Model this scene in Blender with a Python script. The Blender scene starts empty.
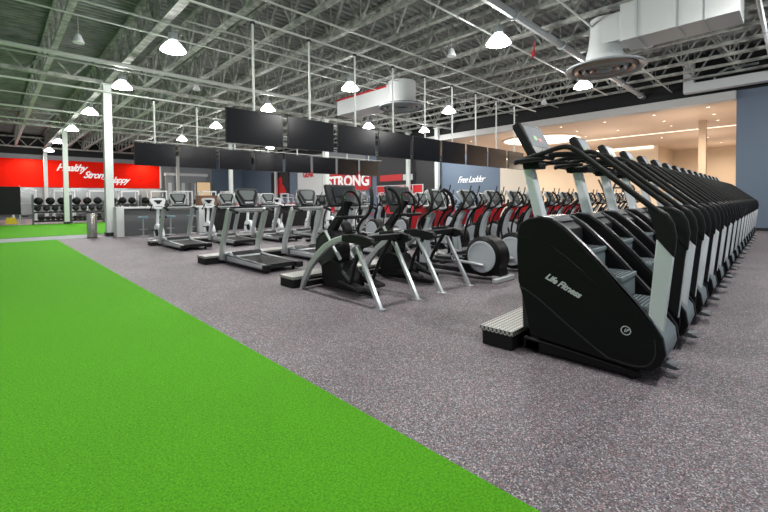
import bpy, bmesh, math, random
from mathutils import Vector, Matrix
random.seed(7)
C = bpy.context.scene.collection
PI = math.pi
def R(a): return math.radians(a)

# ------------------------------------------------------------------ materials
M = {}
def mat(name, col, rough=.5, metal=0, emit=None, es=1, coat=0, spec=None):
    m = bpy.data.materials.new(name); m.use_nodes = True
    b = m.node_tree.nodes['Principled BSDF']
    b.inputs['Base Color'].default_value = (*col, 1)
    b.inputs['Roughness'].default_value = rough
    b.inputs['Metallic'].default_value = metal
    if coat: b.inputs['Coat Weight'].default_value = coat
    if spec is not None: b.inputs['Specular IOR Level'].default_value = spec
    if emit:
        b.inputs['Emission Color'].default_value = (*emit, 1)
        b.inputs['Emission Strength'].default_value = es
    M[name] = m
    return m
def nodes(m): return m.node_tree.nodes, m.node_tree.links, m.node_tree.nodes['Principled BSDF']
def noise_var(m, scale, c1, c2, bump=0, detail=4, rough=None, stretch=None):
    n, l, b = nodes(m)
    tc = n.new('ShaderNodeTexCoord'); t = n.new('ShaderNodeTexNoise'); r = n.new('ShaderNodeValToRGB')
    t.inputs['Scale'].default_value = scale; t.inputs['Detail'].default_value = detail
    if stretch:
        mp = n.new('ShaderNodeMapping'); mp.inputs['Scale'].default_value = stretch
        l.new(tc.outputs['Object'], mp.inputs[0]); l.new(mp.outputs[0], t.inputs['Vector'])
    else: l.new(tc.outputs['Object'], t.inputs['Vector'])
    r.color_ramp.elements[0].position = .35; r.color_ramp.elements[1].position = .65
    r.color_ramp.elements[0].color = (*c1, 1); r.color_ramp.elements[1].color = (*c2, 1)
    l.new(t.outputs['Fac'], r.inputs[0]); l.new(r.outputs[0], b.inputs['Base Color'])
    if bump:
        bp = n.new('ShaderNodeBump'); bp.inputs['Strength'].default_value = bump; bp.inputs['Distance'].default_value = .01
        l.new(t.outputs['Fac'], bp.inputs['Height']); l.new(bp.outputs[0], b.inputs['Normal'])

mat('black_gloss', (.008,.008,.009), .36, spec=.22)
mat('black_body', (.006,.006,.007), .45, spec=.16)
mat('black_plastic', (.008,.008,.009), .48, spec=.25)
mat('black_rubber', (.007,.007,.007), .6, spec=.25)
mat('charcoal', (.022,.023,.026), .45, spec=.35)
mat('graphite', (.11,.115,.125), .3, .4)
mat('silver', (.52,.54,.55), .36, .45)
mat('silver_pale', (.72,.76,.79), .42, 0)
mat('silver_bright', (.62,.65,.67), .3, .6)
mat('light_grey_plastic', (.42,.45,.48), .4)
mat('white_plastic', (.72,.75,.78), .4)
mat('tread_grey', (.20,.25,.27), .5)
mat('mid_grey', (.2,.21,.22), .5)
mat('cap_grey', (.22,.23,.24), .25, .4)
mat('blue_grey', (.22,.36,.42), .3, .3)
mat('screen_glass', (.05,.06,.07), .12, coat=.3)
mat('screen_dim', (.03,.035,.04), .15)
mat('screen_lit', (.04,.05,.065), .45, spec=.2, emit=(.5,.6,.7), es=.10)
mat('screen_white', (.2,.22,.24), .2, emit=(.8,.9,1), es=.28)
mat('tv_black', (.004,.004,.006), .2, spec=.35)
mat('tv_frame', (.01,.01,.01), .4)
mat('red_paint', (.55,.008,.012), .45)
mat('red_plastic', (.50,.012,.02), .35)
mat('banner_red', (.88,.014,.004), .7, spec=.08)
mat('white_paint', (.68,.70,.70), .55)
mat('column_white', (.62,.66,.64), .5)
mat('conduit', (.55,.58,.55), .45, .2)
mat('duct_white', (.62,.64,.65), .5)
mat('duct_grey', (.40,.43,.45), .45, .2)
mat('copper_ring', (.42,.31,.25), .35, .5)
mat('wall_blue', (.13,.175,.24), .6)
mat('wall_grey', (.30,.32,.34), .7)
mat('wall_dark', (.012,.013,.014), .8)
mat('wall_cream', (.64,.52,.42), .7)
mat('wall_cream_pale', (.74,.65,.53), .7)
mat('wall_tan', (.52,.42,.32), .7)
mat('header_paint', (.56,.56,.55), .6)
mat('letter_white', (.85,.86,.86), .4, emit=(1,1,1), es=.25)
mat('letter_dark', (.03,.03,.03), .5)
mat('marking_white', (.7,.72,.72), .5)
mat('accent_green', (.1,.3,.05), .4, emit=(.2,.9,.1), es=.08)
mat('accent_red', (.35,.03,.02), .4, emit=(.9,.1,.05), es=.08)
mat('accent_yellow', (.7,.45,.02), .5)
mat('accent_blue', (.02,.08,.45), .5)
mat('wood_brown', (.13,.06,.03), .45)
mat('picture_warm', (.80,.55,.30), .5, emit=(1,.7,.4), es=.35)
mat('steel_bin', (.45,.43,.40), .25, .9)
mat('lamp_glow', (1,1,1), .5, emit=(1,.99,.95), es=28)
mat('lamp_lens', (.9,.92,.92), .3, emit=(1,1,.97), es=3.5)
mat('downlight_glow', (1,1,1), .5, emit=(1,.9,.78), es=5)
mat('cove_glow', (1,1,1), .5, emit=(1,.88,.7), es=2.2)
mat('slot_glow', (1,1,1), .5, emit=(1,.88,.72), es=1.15)
mat('mirror', (.62,.66,.67), .12, .7)
mat('screen_grey', (.16,.18,.18), .2, coat=.3)

# joists: whitewashed steel, dusty
noise_var(mat('joist_paint', (.4,.42,.4), .6), 5, (.21,.22,.205), (.44,.45,.42), .1)
noise_var(mat('deck_paint', (.2,.2,.2), .7), 2.5, (.17,.18,.175), (.26,.27,.26), 0)
noise_var(mat('dark_steel', (.06,.06,.06), .6), 4, (.05,.05,.05), (.12,.12,.11), .1)

# rubber floor with flecks
m = mat('rubber_floor', (.12,.11,.115), .62, spec=.35)
n, l, b = nodes(m)
tc = n.new('ShaderNodeTexCoord')
v = n.new('ShaderNodeTexVoronoi'); v.inputs['Scale'].default_value = 140
l.new(tc.outputs['Object'], v.inputs['Vector'])
sp = n.new('ShaderNodeSeparateColor'); l.new(v.outputs['Color'], sp.inputs[0])
rp = n.new('ShaderNodeValToRGB'); rp.color_ramp.interpolation = 'CONSTANT'
els = rp.color_ramp.elements
els[0].position = 0; els[0].color = (.080,.068,.077,1)
els[1].position = .34; els[1].color = (.150,.130,.143,1)
for p, c in ((.64,(.21,.18,.195)),(.76,(.36,.20,.215)),(.82,(.26,.29,.34)),(.90,(.48,.45,.45)),(.965,(.035,.030,.034))):
    e = els.new(p); e.color = (*c, 1)
l.new(sp.outputs[0], rp.inputs[0])
t2 = n.new('ShaderNodeTexNoise'); t2.inputs['Scale'].default_value = .9; t2.inputs['Detail'].default_value = 3
l.new(tc.outputs['Object'], t2.inputs['Vector'])
mr = n.new('ShaderNodeMapRange'); mr.inputs['From Min'].default_value = .3; mr.inputs['From Max'].default_value = .7
mr.inputs['To Min'].default_value = .88; mr.inputs['To Max'].default_value = 1.12
l.new(t2.outputs['Fac'], mr.inputs['Value'])
mx = n.new('ShaderNodeVectorMath'); mx.operation = 'SCALE'
l.new(rp.outputs[0], mx.inputs[0]); l.new(mr.outputs[0], mx.inputs['Scale']); l.new(mx.outputs[0], b.inputs['Base Color'])
bp = n.new('ShaderNodeBump'); bp.inputs['Strength'].default_value = .25; bp.inputs['Distance'].default_value = .002
l.new(v.outputs['Distance'], bp.inputs['Height']); l.new(bp.outputs[0], b.inputs['Normal'])

# turf
m = mat('turf_green', (.08,.4,.02), .85, spec=.15)
n, l, b = nodes(m)
tc = n.new('ShaderNodeTexCoord')
t = n.new('ShaderNodeTexNoise'); t.inputs['Scale'].default_value = 190; t.inputs['Detail'].default_value = 3
t3 = n.new('ShaderNodeTexNoise'); t3.inputs['Scale'].default_value = 75; t3.inputs['Detail'].default_value = 3
l.new(tc.outputs['Object'], t.inputs['Vector']); l.new(tc.outputs['Object'], t3.inputs['Vector'])
ad = n.new('ShaderNodeMath'); ad.operation = 'ADD'
l.new(t.outputs['Fac'], ad.inputs[0]); l.new(t3.outputs['Fac'], ad.inputs[1])
rp = n.new('ShaderNodeValToRGB')
rp.color_ramp.elements[0].position = .36*2/2; rp.color_ramp.elements[1].position = .64
rp.color_ramp.elements[0].color = (.050,.235,.008,1); rp.color_ramp.elements[1].color = (.135,.50,.015,1)
hf = n.new('ShaderNodeMath'); hf.operation = 'MULTIPLY'; hf.inputs[1].default_value = .5
l.new(ad.outputs[0], hf.inputs[0]); l.new(hf.outputs[0], rp.inputs[0]); l.new(rp.outputs[0], b.inputs['Base Color'])
bp = n.new('ShaderNodeBump'); bp.inputs['Strength'].default_value = 1; bp.inputs['Distance'].default_value = .01
l.new(t.outputs['Fac'], bp.inputs['Height']); l.new(bp.outputs[0], b.inputs['Normal'])

# diamond plate
m = mat('diamond_plate', (.5,.5,.48), .35, .6)
n, l, b = nodes(m)
tc = n.new('ShaderNodeTexCoord'); ck = n.new('ShaderNodeTexChecker'); ck.inputs['Scale'].default_value = 32
mp = n.new('ShaderNodeMapping'); mp.inputs['Rotation'].default_value = (0,0,R(45))
l.new(tc.outputs['Object'], mp.inputs[0]); l.new(mp.outputs[0], ck.inputs[0])
ck.inputs['Color1'].default_value = (.62,.62,.58,1); ck.inputs['Color2'].default_value = (.12,.12,.115,1)
l.new(ck.outputs[0], b.inputs['Base Color'])
bp = n.new('ShaderNodeBump'); bp.inputs['Strength'].default_value = .5; bp.inputs['Distance'].default_value = .003
l.new(ck.outputs['Fac'], bp.inputs['Height']); l.new(bp.outputs[0], b.inputs['Normal'])

# ------------------------------------------------------------------ mesh builder
class MB:
    def __init__(s): s.v = []; s.f = []
    def add(s, vs, fs, mx=None):
        o = len(s.v)
        s.v += [tuple(mx @ Vector(p)) if mx else tuple(p) for p in vs]
        s.f += [tuple(i+o for i in f) for f in fs]
        return s
    def box(s, x0, x1, y0, y1, z0, z1, mx=None):
        vs = [(x,y,z) for z in (z0,z1) for y in (y0,y1) for x in (x0,x1)]
        return s.add(vs, [(0,2,3,1),(4,5,7,6),(0,1,5,4),(2,6,7,3),(0,4,6,2),(1,3,7,5)], mx)
    def prism(s, poly, a, b, axis='x', mx=None):
        k = len(poly)
        def P(u, w, t):
            return {'x':(t,u,w),'y':(u,t,w),'z':(u,w,t)}[axis]
        vs = [P(u,w,a) for u,w in poly] + [P(u,w,b) for u,w in poly]
        fs = [tuple(range(k)), tuple(range(2*k-1,k-1,-1))] + [(i,(i+1)%k,(i+1)%k+k,i+k) for i in range(k)]
        return s.add(vs, fs, mx)
    def tube(s, pts, r, n=8, rz=None, smooth=0, closed=False):
        # round (or elliptical when rz given) sweep along a path
        pts = [Vector(p) for p in pts]
        if smooth: pts = spline(pts, smooth, closed)
        N = len(pts); rs = r if isinstance(r, (list,tuple)) else [r]*N
        if len(rs) != N:
            rs = [rs[min(len(rs)-1, int(i*(len(rs)-1)/(N-1)+.5))] for i in range(N)]
        up = None; vs = []
        for i, p in enumerate(pts):
            if closed: t = (pts[(i+1)%N]-pts[i-1]).normalized()
            else: t = (pts[min(i+1,N-1)]-pts[max(i-1,0)]).normalized()
            if up is None:
                up = Vector((0,0,1)) if abs(t.z) < .9 else Vector((1,0,0))
            side = t.cross(up)
            if side.length < 1e-4: side = t.cross(Vector((1,0,0)))
            side.normalize(); up2 = side.cross(t).normalized(); up = up2
            for k in range(n):
                a = 2*PI*(k+.5)/n
                vs.append(p + side*math.cos(a)*rs[i] + up2*math.sin(a)*(rs[i] if rz is None else rz))
        fs = []
        for i in range(N if closed else N-1):
            j = (i+1)%N
            for k in range(n):
                fs.append((i*n+k, i*n+(k+1)%n, j*n+(k+1)%n, j*n+k))
        if not closed:
            fs.append(tuple(range(n-1,-1,-1))); fs.append(tuple(range((N-1)*n, N*n)))
        return s.add(vs, fs)
    def bar(s, a, b, w, h, hint=(0,0,1)):
        # rectangular bar from a to b; w across, h along hint
        a = Vector(a); b = Vector(b); t = (b-a).normalized(); hh = Vector(hint)
        side = t.cross(hh)
        if side.length < 1e-3: side = t.cross(Vector((1,0,0)))
        side.normalize(); u = side.cross(t).normalized()
        vs = []
        for p in (a,b):
            for i,j in ((-1,-1),(1,-1),(1,1),(-1,1)):
                vs.append(p + side*i*w/2 + u*j*h/2)
        return s.add(vs, [(3,2,1,0),(4,5,6,7),(0,1,5,4),(1,2,6,5),(2,3,7,6),(3,0,4,7)])
    def lathe(s, prof, c=(0,0,0), n=20, axis='z', cap=True):
        vs = []; c = Vector(c)
        for r, h in prof:
            for k in range(n):
                a = 2*PI*k/n; u, w = r*math.cos(a), r*math.sin(a)
                d = {'z':(u,w,h),'x':(h,u,w),'y':(u,h,w)}[axis]
                vs.append(c+Vector(d))
        fs = []
        for i in range(len(prof)-1):
            for k in range(n):
                fs.append((i*n+k, i*n+(k+1)%n, (i+1)*n+(k+1)%n, (i+1)*n+k))
        if cap:
            fs.append(tuple(range(n))); L = (len(prof)-1)*n; fs.append(tuple(range(L, L+n)))
        return s.add(vs, fs)
    def ball(s, c, r, n=12, sc=(1,1,1)):
        prof = []
        vs = []; fs = []; m_ = n//2
        for i in range(m_+1):
            th = PI*i/m_
            for k in range(n):
                a = 2*PI*k/n
                vs.append((c[0]+sc[0]*r*math.sin(th)*math.cos(a), c[1]+sc[1]*r*math.sin(th)*math.sin(a), c[2]+sc[2]*r*math.cos(th)))
        for i in range(m_):
            for k in range(n): fs.append((i*n+k, (i+1)*n+k, (i+1)*n+(k+1)%n, i*n+(k+1)%n))
        return s.add(vs, fs)
    def build(s, name, m, parent=None, bevel=0, seg=2, sharp=35):
        me = bpy.data.meshes.new(name); me.from_pydata(s.v, [], s.f)
        bm = bmesh.new(); bm.from_mesh(me)
        bmesh.ops.remove_doubles(bm, verts=bm.verts, dist=1e-5)
        bmesh.ops.recalc_face_normals(bm, faces=bm.faces)
        for f in bm.faces: f.smooth = True
        for e in bm.edges:
            if len(e.link_faces) == 2:
                e.smooth = e.calc_face_angle(0) < R(sharp)
        bm.to_mesh(me); bm.free()
        me.materials.append(M[m])
        o = bpy.data.objects.new(name, me); C.objects.link(o)
        if parent: o.parent = parent
        if bevel:
            b = o.modifiers.new('bevel', 'BEVEL'); b.width = bevel; b.segments = seg; b.limit_method = 'ANGLE'; b.angle_limit = R(35)
            b.harden_normals = False
        return o
def spline(P, k, closed=False):
    out = []; N = len(P)
    rng = range(N if closed else N-1)
    for i in rng:
        if closed: p0,p1,p2,p3 = P[i-1],P[i],P[(i+1)%N],P[(i+2)%N]
        else: p0,p1,p2,p3 = P[max(i-1,0)],P[i],P[i+1],P[min(i+2,N-1)]
        for j in range(k):
            t = j/k
            out.append(.5*((2*p1)+(p2-p0)*t+(2*p0-5*p1+4*p2-p3)*t*t+(3*p1-p0-3*p2+p3)*t**3))
    if not closed: out.append(P[-1])
    return out
def tilted(poly, y0, z0, dy, dz, off, th):
    # poly in (x, u) where u runs up the tilted face; off/th along the face normal (towards -y is positive off)
    e_ = Vector((0,dy,dz)).normalized(); nn = Vector((0,-e_.z,e_.y)); k = len(poly)
    P = [Vector((x,y0,z0))+e_*u for x,u in poly]
    vs = [p_+nn*off for p_ in P]+[p_+nn*(off+th) for p_ in P]
    return MB().add(vs,[tuple(range(k)),tuple(range(2*k-1,k-1,-1))]+[(i,(i+1)%k,(i+1)%k+k,i+k) for i in range(k)])
def shield(w1, w2, h, k=4):
    return s2([(-w1*.9,.02),(-w1,.06),(-w2,h*.75),(-w2*.97,h*.93),(-w2*.8,h),(0,h*1.02),(w2*.8,h),(w2*.97,h*.93),(w2,h*.75),(w1,.06),(w1*.9,.02),(0,0)],k)
def s2(poly, k=5, closed=True):
    return [(p.x,p.y) for p in spline([Vector((a,b,0)) for a,b in poly], k, closed)]

def tag(o, label=None, cat=None, group=None, kind=None):
    if label: o['label'] = label
    if cat: o['category'] = cat
    if group: o['group'] = group
    if kind: o['kind'] = kind
    return o
def thing(name, label, cat, loc=(0,0,0), rz=0, group=None):
    o = bpy.data.objects.new(name, None); C.objects.link(o); o.empty_display_size = .2
    o.location = loc; o.rotation_euler = (0,0,rz)
    return tag(o, label, cat, group)
def struct(o): o['kind'] = 'structure'; return o
KIDS = {}
def kids(o):
    return [c for c in C.objects if c.parent == o]
def dup(root, loc=None, rz=None, label=None, group=None):
    key = root.name
    if key not in KIDS: KIDS[key] = [(c, kids(c)) for c in kids(root)]
    r = root.copy(); C.objects.link(r)
    if loc is not None: r.location = loc
    if rz is not None: r.rotation_euler = (0,0,rz)
    if label: r['label'] = label
    if group: r['group'] = group
    for ch, gs in KIDS[key]:
        c = ch.copy(); C.objects.link(c); c.parent = r
        for g in gs:
            d = g.copy(); C.objects.link(d); d.parent = c
    return r
def text(name, body, size, m, parent=None, loc=(0,0,0), rot=(0,0,0), ext=.004, shear=0, align='CENTER', sx=1, weight=0, space=1):
    cu = bpy.data.curves.new(name, 'FONT'); cu.body = body; cu.size = size; cu.extrude = ext; cu.shear = shear
    cu.align_x = align; cu.align_y = 'CENTER'; cu.offset = weight; cu.space_character = space; cu.resolution_u = 3
    t = bpy.data.objects.new(name, cu); C.objects.link(t)
    bpy.context.view_layer.update()
    me = bpy.data.meshes.new_from_object(t.evaluated_get(bpy.context.evaluated_depsgraph_get()))
    bpy.data.objects.remove(t)
    me.materials.clear(); me.materials.append(M[m])
    mx = Matrix.Translation(loc) @ (rot if isinstance(rot, Matrix) else (Matrix.Rotation(rot[2],4,'Z') @ Matrix.Rotation(rot[1],4,'Y') @ Matrix.Rotation(rot[0],4,'X'))) @ Matrix.Diagonal((sx,1,1,1))
    me.transform(mx)
    o = bpy.data.objects.new(name, me); C.objects.link(o)
    if parent: o.parent = parent
    return o
ORD = ['nearest','second','third','fourth','fifth','sixth','seventh','eighth','ninth','tenth','eleventh','twelfth','thirteenth',
       'fourteenth','fifteenth','sixteenth','seventeenth','eighteenth','nineteenth','farthest']

# ------------------------------------------------------------------ camera (level-ish, lens shifted down)
y, p, r, f = R(45.836), R(1.356), R(.5437), 403.1
F = Vector((math.cos(y), math.sin(y), 0)); Rt = Vector((math.sin(y), -math.cos(y), 0)); D = Vector((0,0,-1))
F2 = math.cos(p)*F + math.sin(p)*D; D2 = math.cos(p)*D - math.sin(p)*F
R3 = math.cos(r)*Rt + math.sin(r)*D2; D3 = math.cos(r)*D2 - math.sin(r)*Rt
cam_d = bpy.data.cameras.new('camera'); cam = bpy.data.objects.new('camera', cam_d); C.objects.link(cam)
mw = Matrix.Identity(4)
for i in range(3): mw[i][0] = R3[i]; mw[i][1] = -D3[i]; mw[i][2] = -F2[i]
mw.translation = Vector((0,0,1.45)); cam.matrix_world = mw
cam_d.sensor_width = 36; cam_d.lens = f*36/768; cam_d.shift_y = -(256-209.33)/768; cam_d.clip_end = 200
bpy.context.scene.camera = cam

# ------------------------------------------------------------------ room shell
XW = 23.1
struct(MB().box(-9, 48, -6, 50.4, -.2, 0).build('floor', 'rubber_floor'))
# corrugated roof deck, ribs running along X
prof = []
yy = -6.0; ZD = 7.85
while yy < 50.4:
    prof += [(yy, ZD), (yy+.10, ZD), (yy+.14, ZD+.07), (yy+.24, ZD+.07)]; yy += .28
prof += [(50.4, ZD), (50.4, ZD+.25), (-6, ZD+.25)]
struct(MB().prism(prof, -9, XW+.3, 'x').build('ceiling', 'deck_paint', sharp=20))
# far wall (behind the racks and the banner)
struct(MB().box(-9, XW, 50, 50.3, 0, 7.9).build('wall_back', 'wall_grey'))
struct(MB().box(-9, 19.3, 49.9, 50, 6.0, 7.9).build('trim_1', 'wall_dark'))
struct(MB().box(13.6, XW, 49.95, 50, .0, .3).build('baseboard_back', 'wall_dark'))
struct(MB().box(19.3, XW, 49.93, 50, .3, 7.9).build('trim_2', 'wall_blue'))
# right hand wall: blue return, header over the opening, partial blue wall, solid wall further away
struct(MB().box(XW, XW+.3, -6, 1.92, 0, 6.0).build('wall_right', 'wall_blue'))
struct(MB().box(XW-.012, XW, -6, 1.92, 0, .12).build('baseboard_right', 'wall_dark'))
struct(MB().box(XW, XW+.3, -6, 50, 6.0, 7.9).build('wall_plenum_shade', 'wall_dark'))  # near-black sheet standing in for the shade of the open plenum above
struct(MB().box(XW-.25, XW+.3, 1.92, 19.4, 5.62, 5.98).build('trim_3', 'header_paint'))
struct(MB().box(XW, XW+.25, 13.2, 19.4, 0, 4.5).build('wall_partition', 'wall_blue'))
struct(MB().box(XW, XW+.3, 19.4, 50, 0, 6.0).build('wall_side', 'wall_blue'))
struct(MB().box(XW-.03, XW, 17.9, 19.9, 0, 6.0).build('trim_4', 'charcoal'))
struct(MB().box(XW-.03, XW, 19.9, 24.6, 0, 6.0).build('trim_5', 'charcoal'))
struct(MB().box(XW-.03, XW, 26, 36, 0, 6.0).build('trim_6', 'wall_grey'))
struct(MB().box(XW, XW+.25, 11, 13.2, 0, 3.4).build('wall_low', 'wall_cream_pale'))
# lounge beyond the opening
struct(MB().box(XW+.3, 47.3, 1.3, 26, 5.9, 6.1).build('ceiling_lounge', 'wall_cream'))
struct(MB().box(41, 41.3, 8.5, 26, 0, 5.9).build('wall_lounge_back', 'wall_cream_pale'))
struct(MB().box(41.3, 47, 8.5, 8.7, 0, 5.9).build('wall_lounge_return', 'wall_tan'))
struct(MB().box(47, 47.3, 1.3, 8.7, 0, 5.9).build('wall_lounge_recess', 'wall_tan'))
struct(MB().box(XW+.3, 47.3, 1.1, 1.3, 0, 5.9).build('wall_lounge_right', 'wall_cream'))
struct(MB().box(XW+.3, 41, 26, 26.2, 0, 5.9).build('wall_lounge_left', 'wall_cream'))
# cove strip and slots
struct(MB().box(33.2, 33.32, 1.5, 12.5, 5.86, 5.905).build('trim_7', 'slot_glow'))
struct(MB().box(40.86, 40.98, 8.8, 25.8, 5.72, 5.88).build('trim_8', 'cove_glow'))
def area(name, loc, size, power, col=(1,1,1), rot=(0,0,0), sy=None):
    d = bpy.data.lights.new(name, 'AREA'); d.energy = power; d.color = col; d.size = size
    if sy: d.shape = 'RECTANGLE'; d.size_y = sy
    o = bpy.data.objects.new(name, d); C.objects.link(o); o.location = loc; o.rotation_euler = rot; return o
def point(name, loc, power, col=(1,1,1), rad=.2):
    d = bpy.data.lights.new(name, 'POINT'); d.energy = power; d.color = col; d.shadow_soft_size = rad
    o = bpy.data.objects.new(name, d); C.objects.link(o); o.location = loc; return o

# round cove light in the lounge ceiling
t = thing('ceiling_light', 'large round glowing recess in the cream lounge ceiling', 'ceiling light', (30.0,13.7,5.9))
MB().lathe([(2.85,-.0),(2.85,-.07),(2.7,-.07),(2.7,-.0)], n=40, cap=False).build('rim', 'wall_cream_pale', t)
MB().lathe([(2.7,-.015),(2.7,-.03)], n=40).build('diffuser', 'cove_glow', t)
# lounge downlights
q = thing('downlight', 'small round downlight nearest the blue wall in the lounge ceiling', 'ceiling light', (25.58,3.19,5.9), 0, 'downlights in the lounge ceiling')
MB().lathe([(.11,0),(.11,-.02),(.07,-.02),(.07,0)], n=14, cap=False).build('rim', 'wall_cream_pale', q)
MB().lathe([(.07,-.004),(.07,-.012)], n=14).build('lens', 'downlight_glow', q)
DL = [(27.99,3.24),(30.35,3.33),(25.8,5.52),(28.28,5.55),(30.5,5.6),(25.9,8.0),(29.68,8.36),(27.99,10.33),(25.6,10.4),(30.9,10.8),(26.3,12.8),(28.6,15.2),(31.6,14.6),(35.5,4.6),(38.5,4.8),(36,7.2),(26.5,17.6),(43,4.5)]
cnt = 0
for i,(a,b_) in enumerate(DL):
    dup(q, (a,b_,5.9), label='small round downlight in the cream lounge ceiling, %s outward from the blue wall' % ORD[i+1])
for a,b_ in ((27,4.5),(30,9),(27.5,14),(36,5),(35,12),(37,19),(43.5,4.5),(30,20)):
    area('lounge_light', (a,b_,5.2), 1.2, 260, (1,.85,.68))
    point('lounge_bounce', (a,b_,3.4), 150, (1,.85,.68), .5)
# thick lounge column
tag(MB().box(29.8,30.15,3.8,4.15,0,5.9).build('lounge_column', 'wall_tan'), 'cream square column standing in the lounge beyond the stair climbers', 'column')
# lettering on the lounge wall
for ch, yy_, lab in (('V',12.7,'thin dark letter V on the cream lounge wall'),('A',11.55,'thin dark letter A on the cream lounge wall, between V and S'),('S',10.5,'thin dark letter S on the cream lounge wall')):
    o = text('wall_letter', ch, 1.9, 'letter_dark', None, (0,0,0), (R(90),0,-R(90)), .02, weight=-.012)
    o.location = (40.97, yy_, 2.45); tag(o, lab, 'letter')

# ------------------------------------------------------------------ turf and paths
tag(MB().box(-9, 1.77, -6, 20.3, 0, .014).build('artificial_turf', 'turf_green'), 'large bright green artificial turf strip in the foreground', 'turf')
tag(MB().prism([(-9,22.9),(4.7,22.6),(7.5,22.6),(7.5,35.2),(-9,37)], 0, .014, 'z').build('artificial_turf', 'turf_green'), 'far green turf area in front of the slam ball racks', 'turf')
struct(MB().box(-9, 3.3, 20.3, 22.55, 0, .006).build('floor_walkway', 'wall_grey'))

# ------------------------------------------------------------------ roof joists
def joist(y0, y1, zb=6.6, zt=7.84, pitch=1.45, w=.17):
    b = MB()
    b.box(-w/2, w/2, y0, y1, zb-.02, zb+.07); b.box(-w/2, w/2, y0, y1, zt-.09, zt)
    yy = y0; k = 0
    while yy < y1-.1:
        e = min(yy+pitch, y1); mid = (yy+e)/2
        b.bar((0,yy,zb+.03),(0,mid,zt-.05),.065,.065); b.bar((0,mid,zt-.05),(0,e,zb+.03),.065,.065)
        b.bar((0,yy,zb+.03),(0,yy,zt-.05),.035,.035)
        yy = e
    return b
J0 = None; jx = [3.62+1.43*k for k in range(1,14)]
for i, X in enumerate(jx):
    lab = 'whitewashed open-web roof joist, %s to the right of the beam over the white columns' % ('first' if i==0 else ORD[i])
    if J0 is None:
        J0 = tag(joist(-4,49.6).build('roof_joist','joist_paint'), lab, 'roof joist', 'open-web roof joists'); J0.location = (X,0,0)
    else: dup(J0, (X,0,0), label=lab)
j = joist(-4,49.6,6.55,7.84,1.45,.24).build('roof_joist','joist_paint'); j.location = (3.62,0,0)
tag(j, 'heavy roof beam running over the row of white columns', 'roof joist', 'open-web roof joists')
for i,X in enumerate((1.6,-.9,-3.4,-5.9)):
    o = dup(J0, (X,0,0), label='dusty open-web roof joist over the green turf, %s left of the column line' % ('first','second','third','fourth')[i])
# girders across, at the column rows
def girder(x0, x1, zb, zt):
    b = MB(); b.box(x0,x1,-.11,.11,zb,zb+.13); b.box(x0,x1,-.11,.11,zt-.13,zt)
    xx = x0
    while xx < x1-.1:
        e = min(xx+1.43, x1); m_ = (xx+e)/2
        b.bar((xx,0,zb+.06),(m_,0,zt-.06),.07,.07,(0,1,0)); b.bar((m_,0,zt-.06),(e,0,zb+.06),.07,.07,(0,1,0)); xx = e
    return b
GL = {20.7:'whitewashed truss girder crossing over the nearest white column', 34.75:'whitewashed truss girder crossing over the second white column', 48.8:'farthest truss girder near the red banner'}
for Y, lab in GL.items():
    o = girder(-9, XW-.05, 6.5, 7.5).build('truss_girder','joist_paint'); o.location = (0,Y,0)
    tag(o, lab, 'roof girder')
# ------------------------------------------------------------------ columns
def column(x, y_, lab, w=.28, h=6.5, m_='column_white'):
    t = thing('column', lab, 'column', (x,y_,0), 0, 'white steel columns')
    MB().box(-w/2,w/2,-w/2,w/2,0,h).build('shaft', m_, t, .015)
    MB().box(-w/2-.03,w/2+.03,-w/2-.03,w/2+.03,0,.16).build('base_plate', 'charcoal', t)
    MB().box(-w/2-.06,w/2+.06,-w/2-.06,w/2+.06,h-.05,h).build('cap_plate', m_, t)
    return t
column(3.62,20.7,'nearest tall white column beside the steel bin and the counter',.3)
column(3.62,34.75,'second white column at the left, at the end of the turf')
column(3.62,48.8,'third white column at the left, against the red banner')
column(15.06,34.75,'white column rising behind the left treadmills')
column(15.06,48.8,'white column near the grey far wall between the treadmills',.3)
column(15.06,20.7,'white column behind the first stride trainer console',.3)
column(22.7,40.6,'white column beside the small red figure on the wall',.25)
column(22.7,20.7,'white column in front of the red tiled panel',.25)
column(22.7,17.9,'cream lit column at the left edge of the blue partition',.28)

# ------------------------------------------------------------------ pipes and conduits
def pipe(x0,x1,Y,z,rr,lab,name='pipe',m_='conduit', cat='pipe'):
    b = MB().tube([(x0,0,0),(x1,0,0)], rr, 8)
    xx = x0+1
    while xx < x1: b.lathe([(rr*1.35,-.03),(rr*1.35,.03)], (xx,0,0), 8, 'x'); xx += 3.1
    # hanger rods up to the joists
    xx = 3.62+1.43
    while z < 6.55 and xx < x1:
        if xx > x0: b.tube([(xx,0,0),(xx,0,6.6-z)], .008, 4)
        xx += 1.43*3
    o = b.build(name, m_); o.location = (0,Y,z); return tag(o, lab, cat)
pipe(-9,22.9,16.75,6.3,.075,'thick white sprinkler main crossing the ceiling from the left edge')
pipe(-9,8,17.35,6.3,.035,'thin pipe just below the thick sprinkler main')
pipe(-9,20,13.35,6.42,.022,'thin conduit across the upper left ceiling')
pipe(1,16,12.4,6.45,.03,'short white conduit at the top left of the ceiling')
pipe(3,22.8,9.42,6.5,.03,'thin conduit just behind the television rail')
pipe(4,22.8,11.85,6.45,.022,'thin conduit crossing above the front televisions')
pipe(6,23,5.36,6.35,.11,'thick pale pipe running past the round diffuser', m_='duct_grey')
pipe(5,21.2,6.45,6.35,.03,'slim straight conduit ending near the cream lounge')
pipe(9,22.9,4.2,6.35,.03,'slim conduit passing behind the big round diffuser')
pipe(-9,22.8,27.5,6.35,.05,'distant sprinkler pipe above the far turf')
pipe(-9,22.8,23.4,6.2,.03,'distant thin conduit behind the nearest white column')
pipe(-9,22.8,31,6.3,.04,'distant pipe between the second and third column')
pipe(12.5,22.9,.75,6.35,.06,'pair-like pale pipe at the top right corner', m_='duct_grey')
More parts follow.
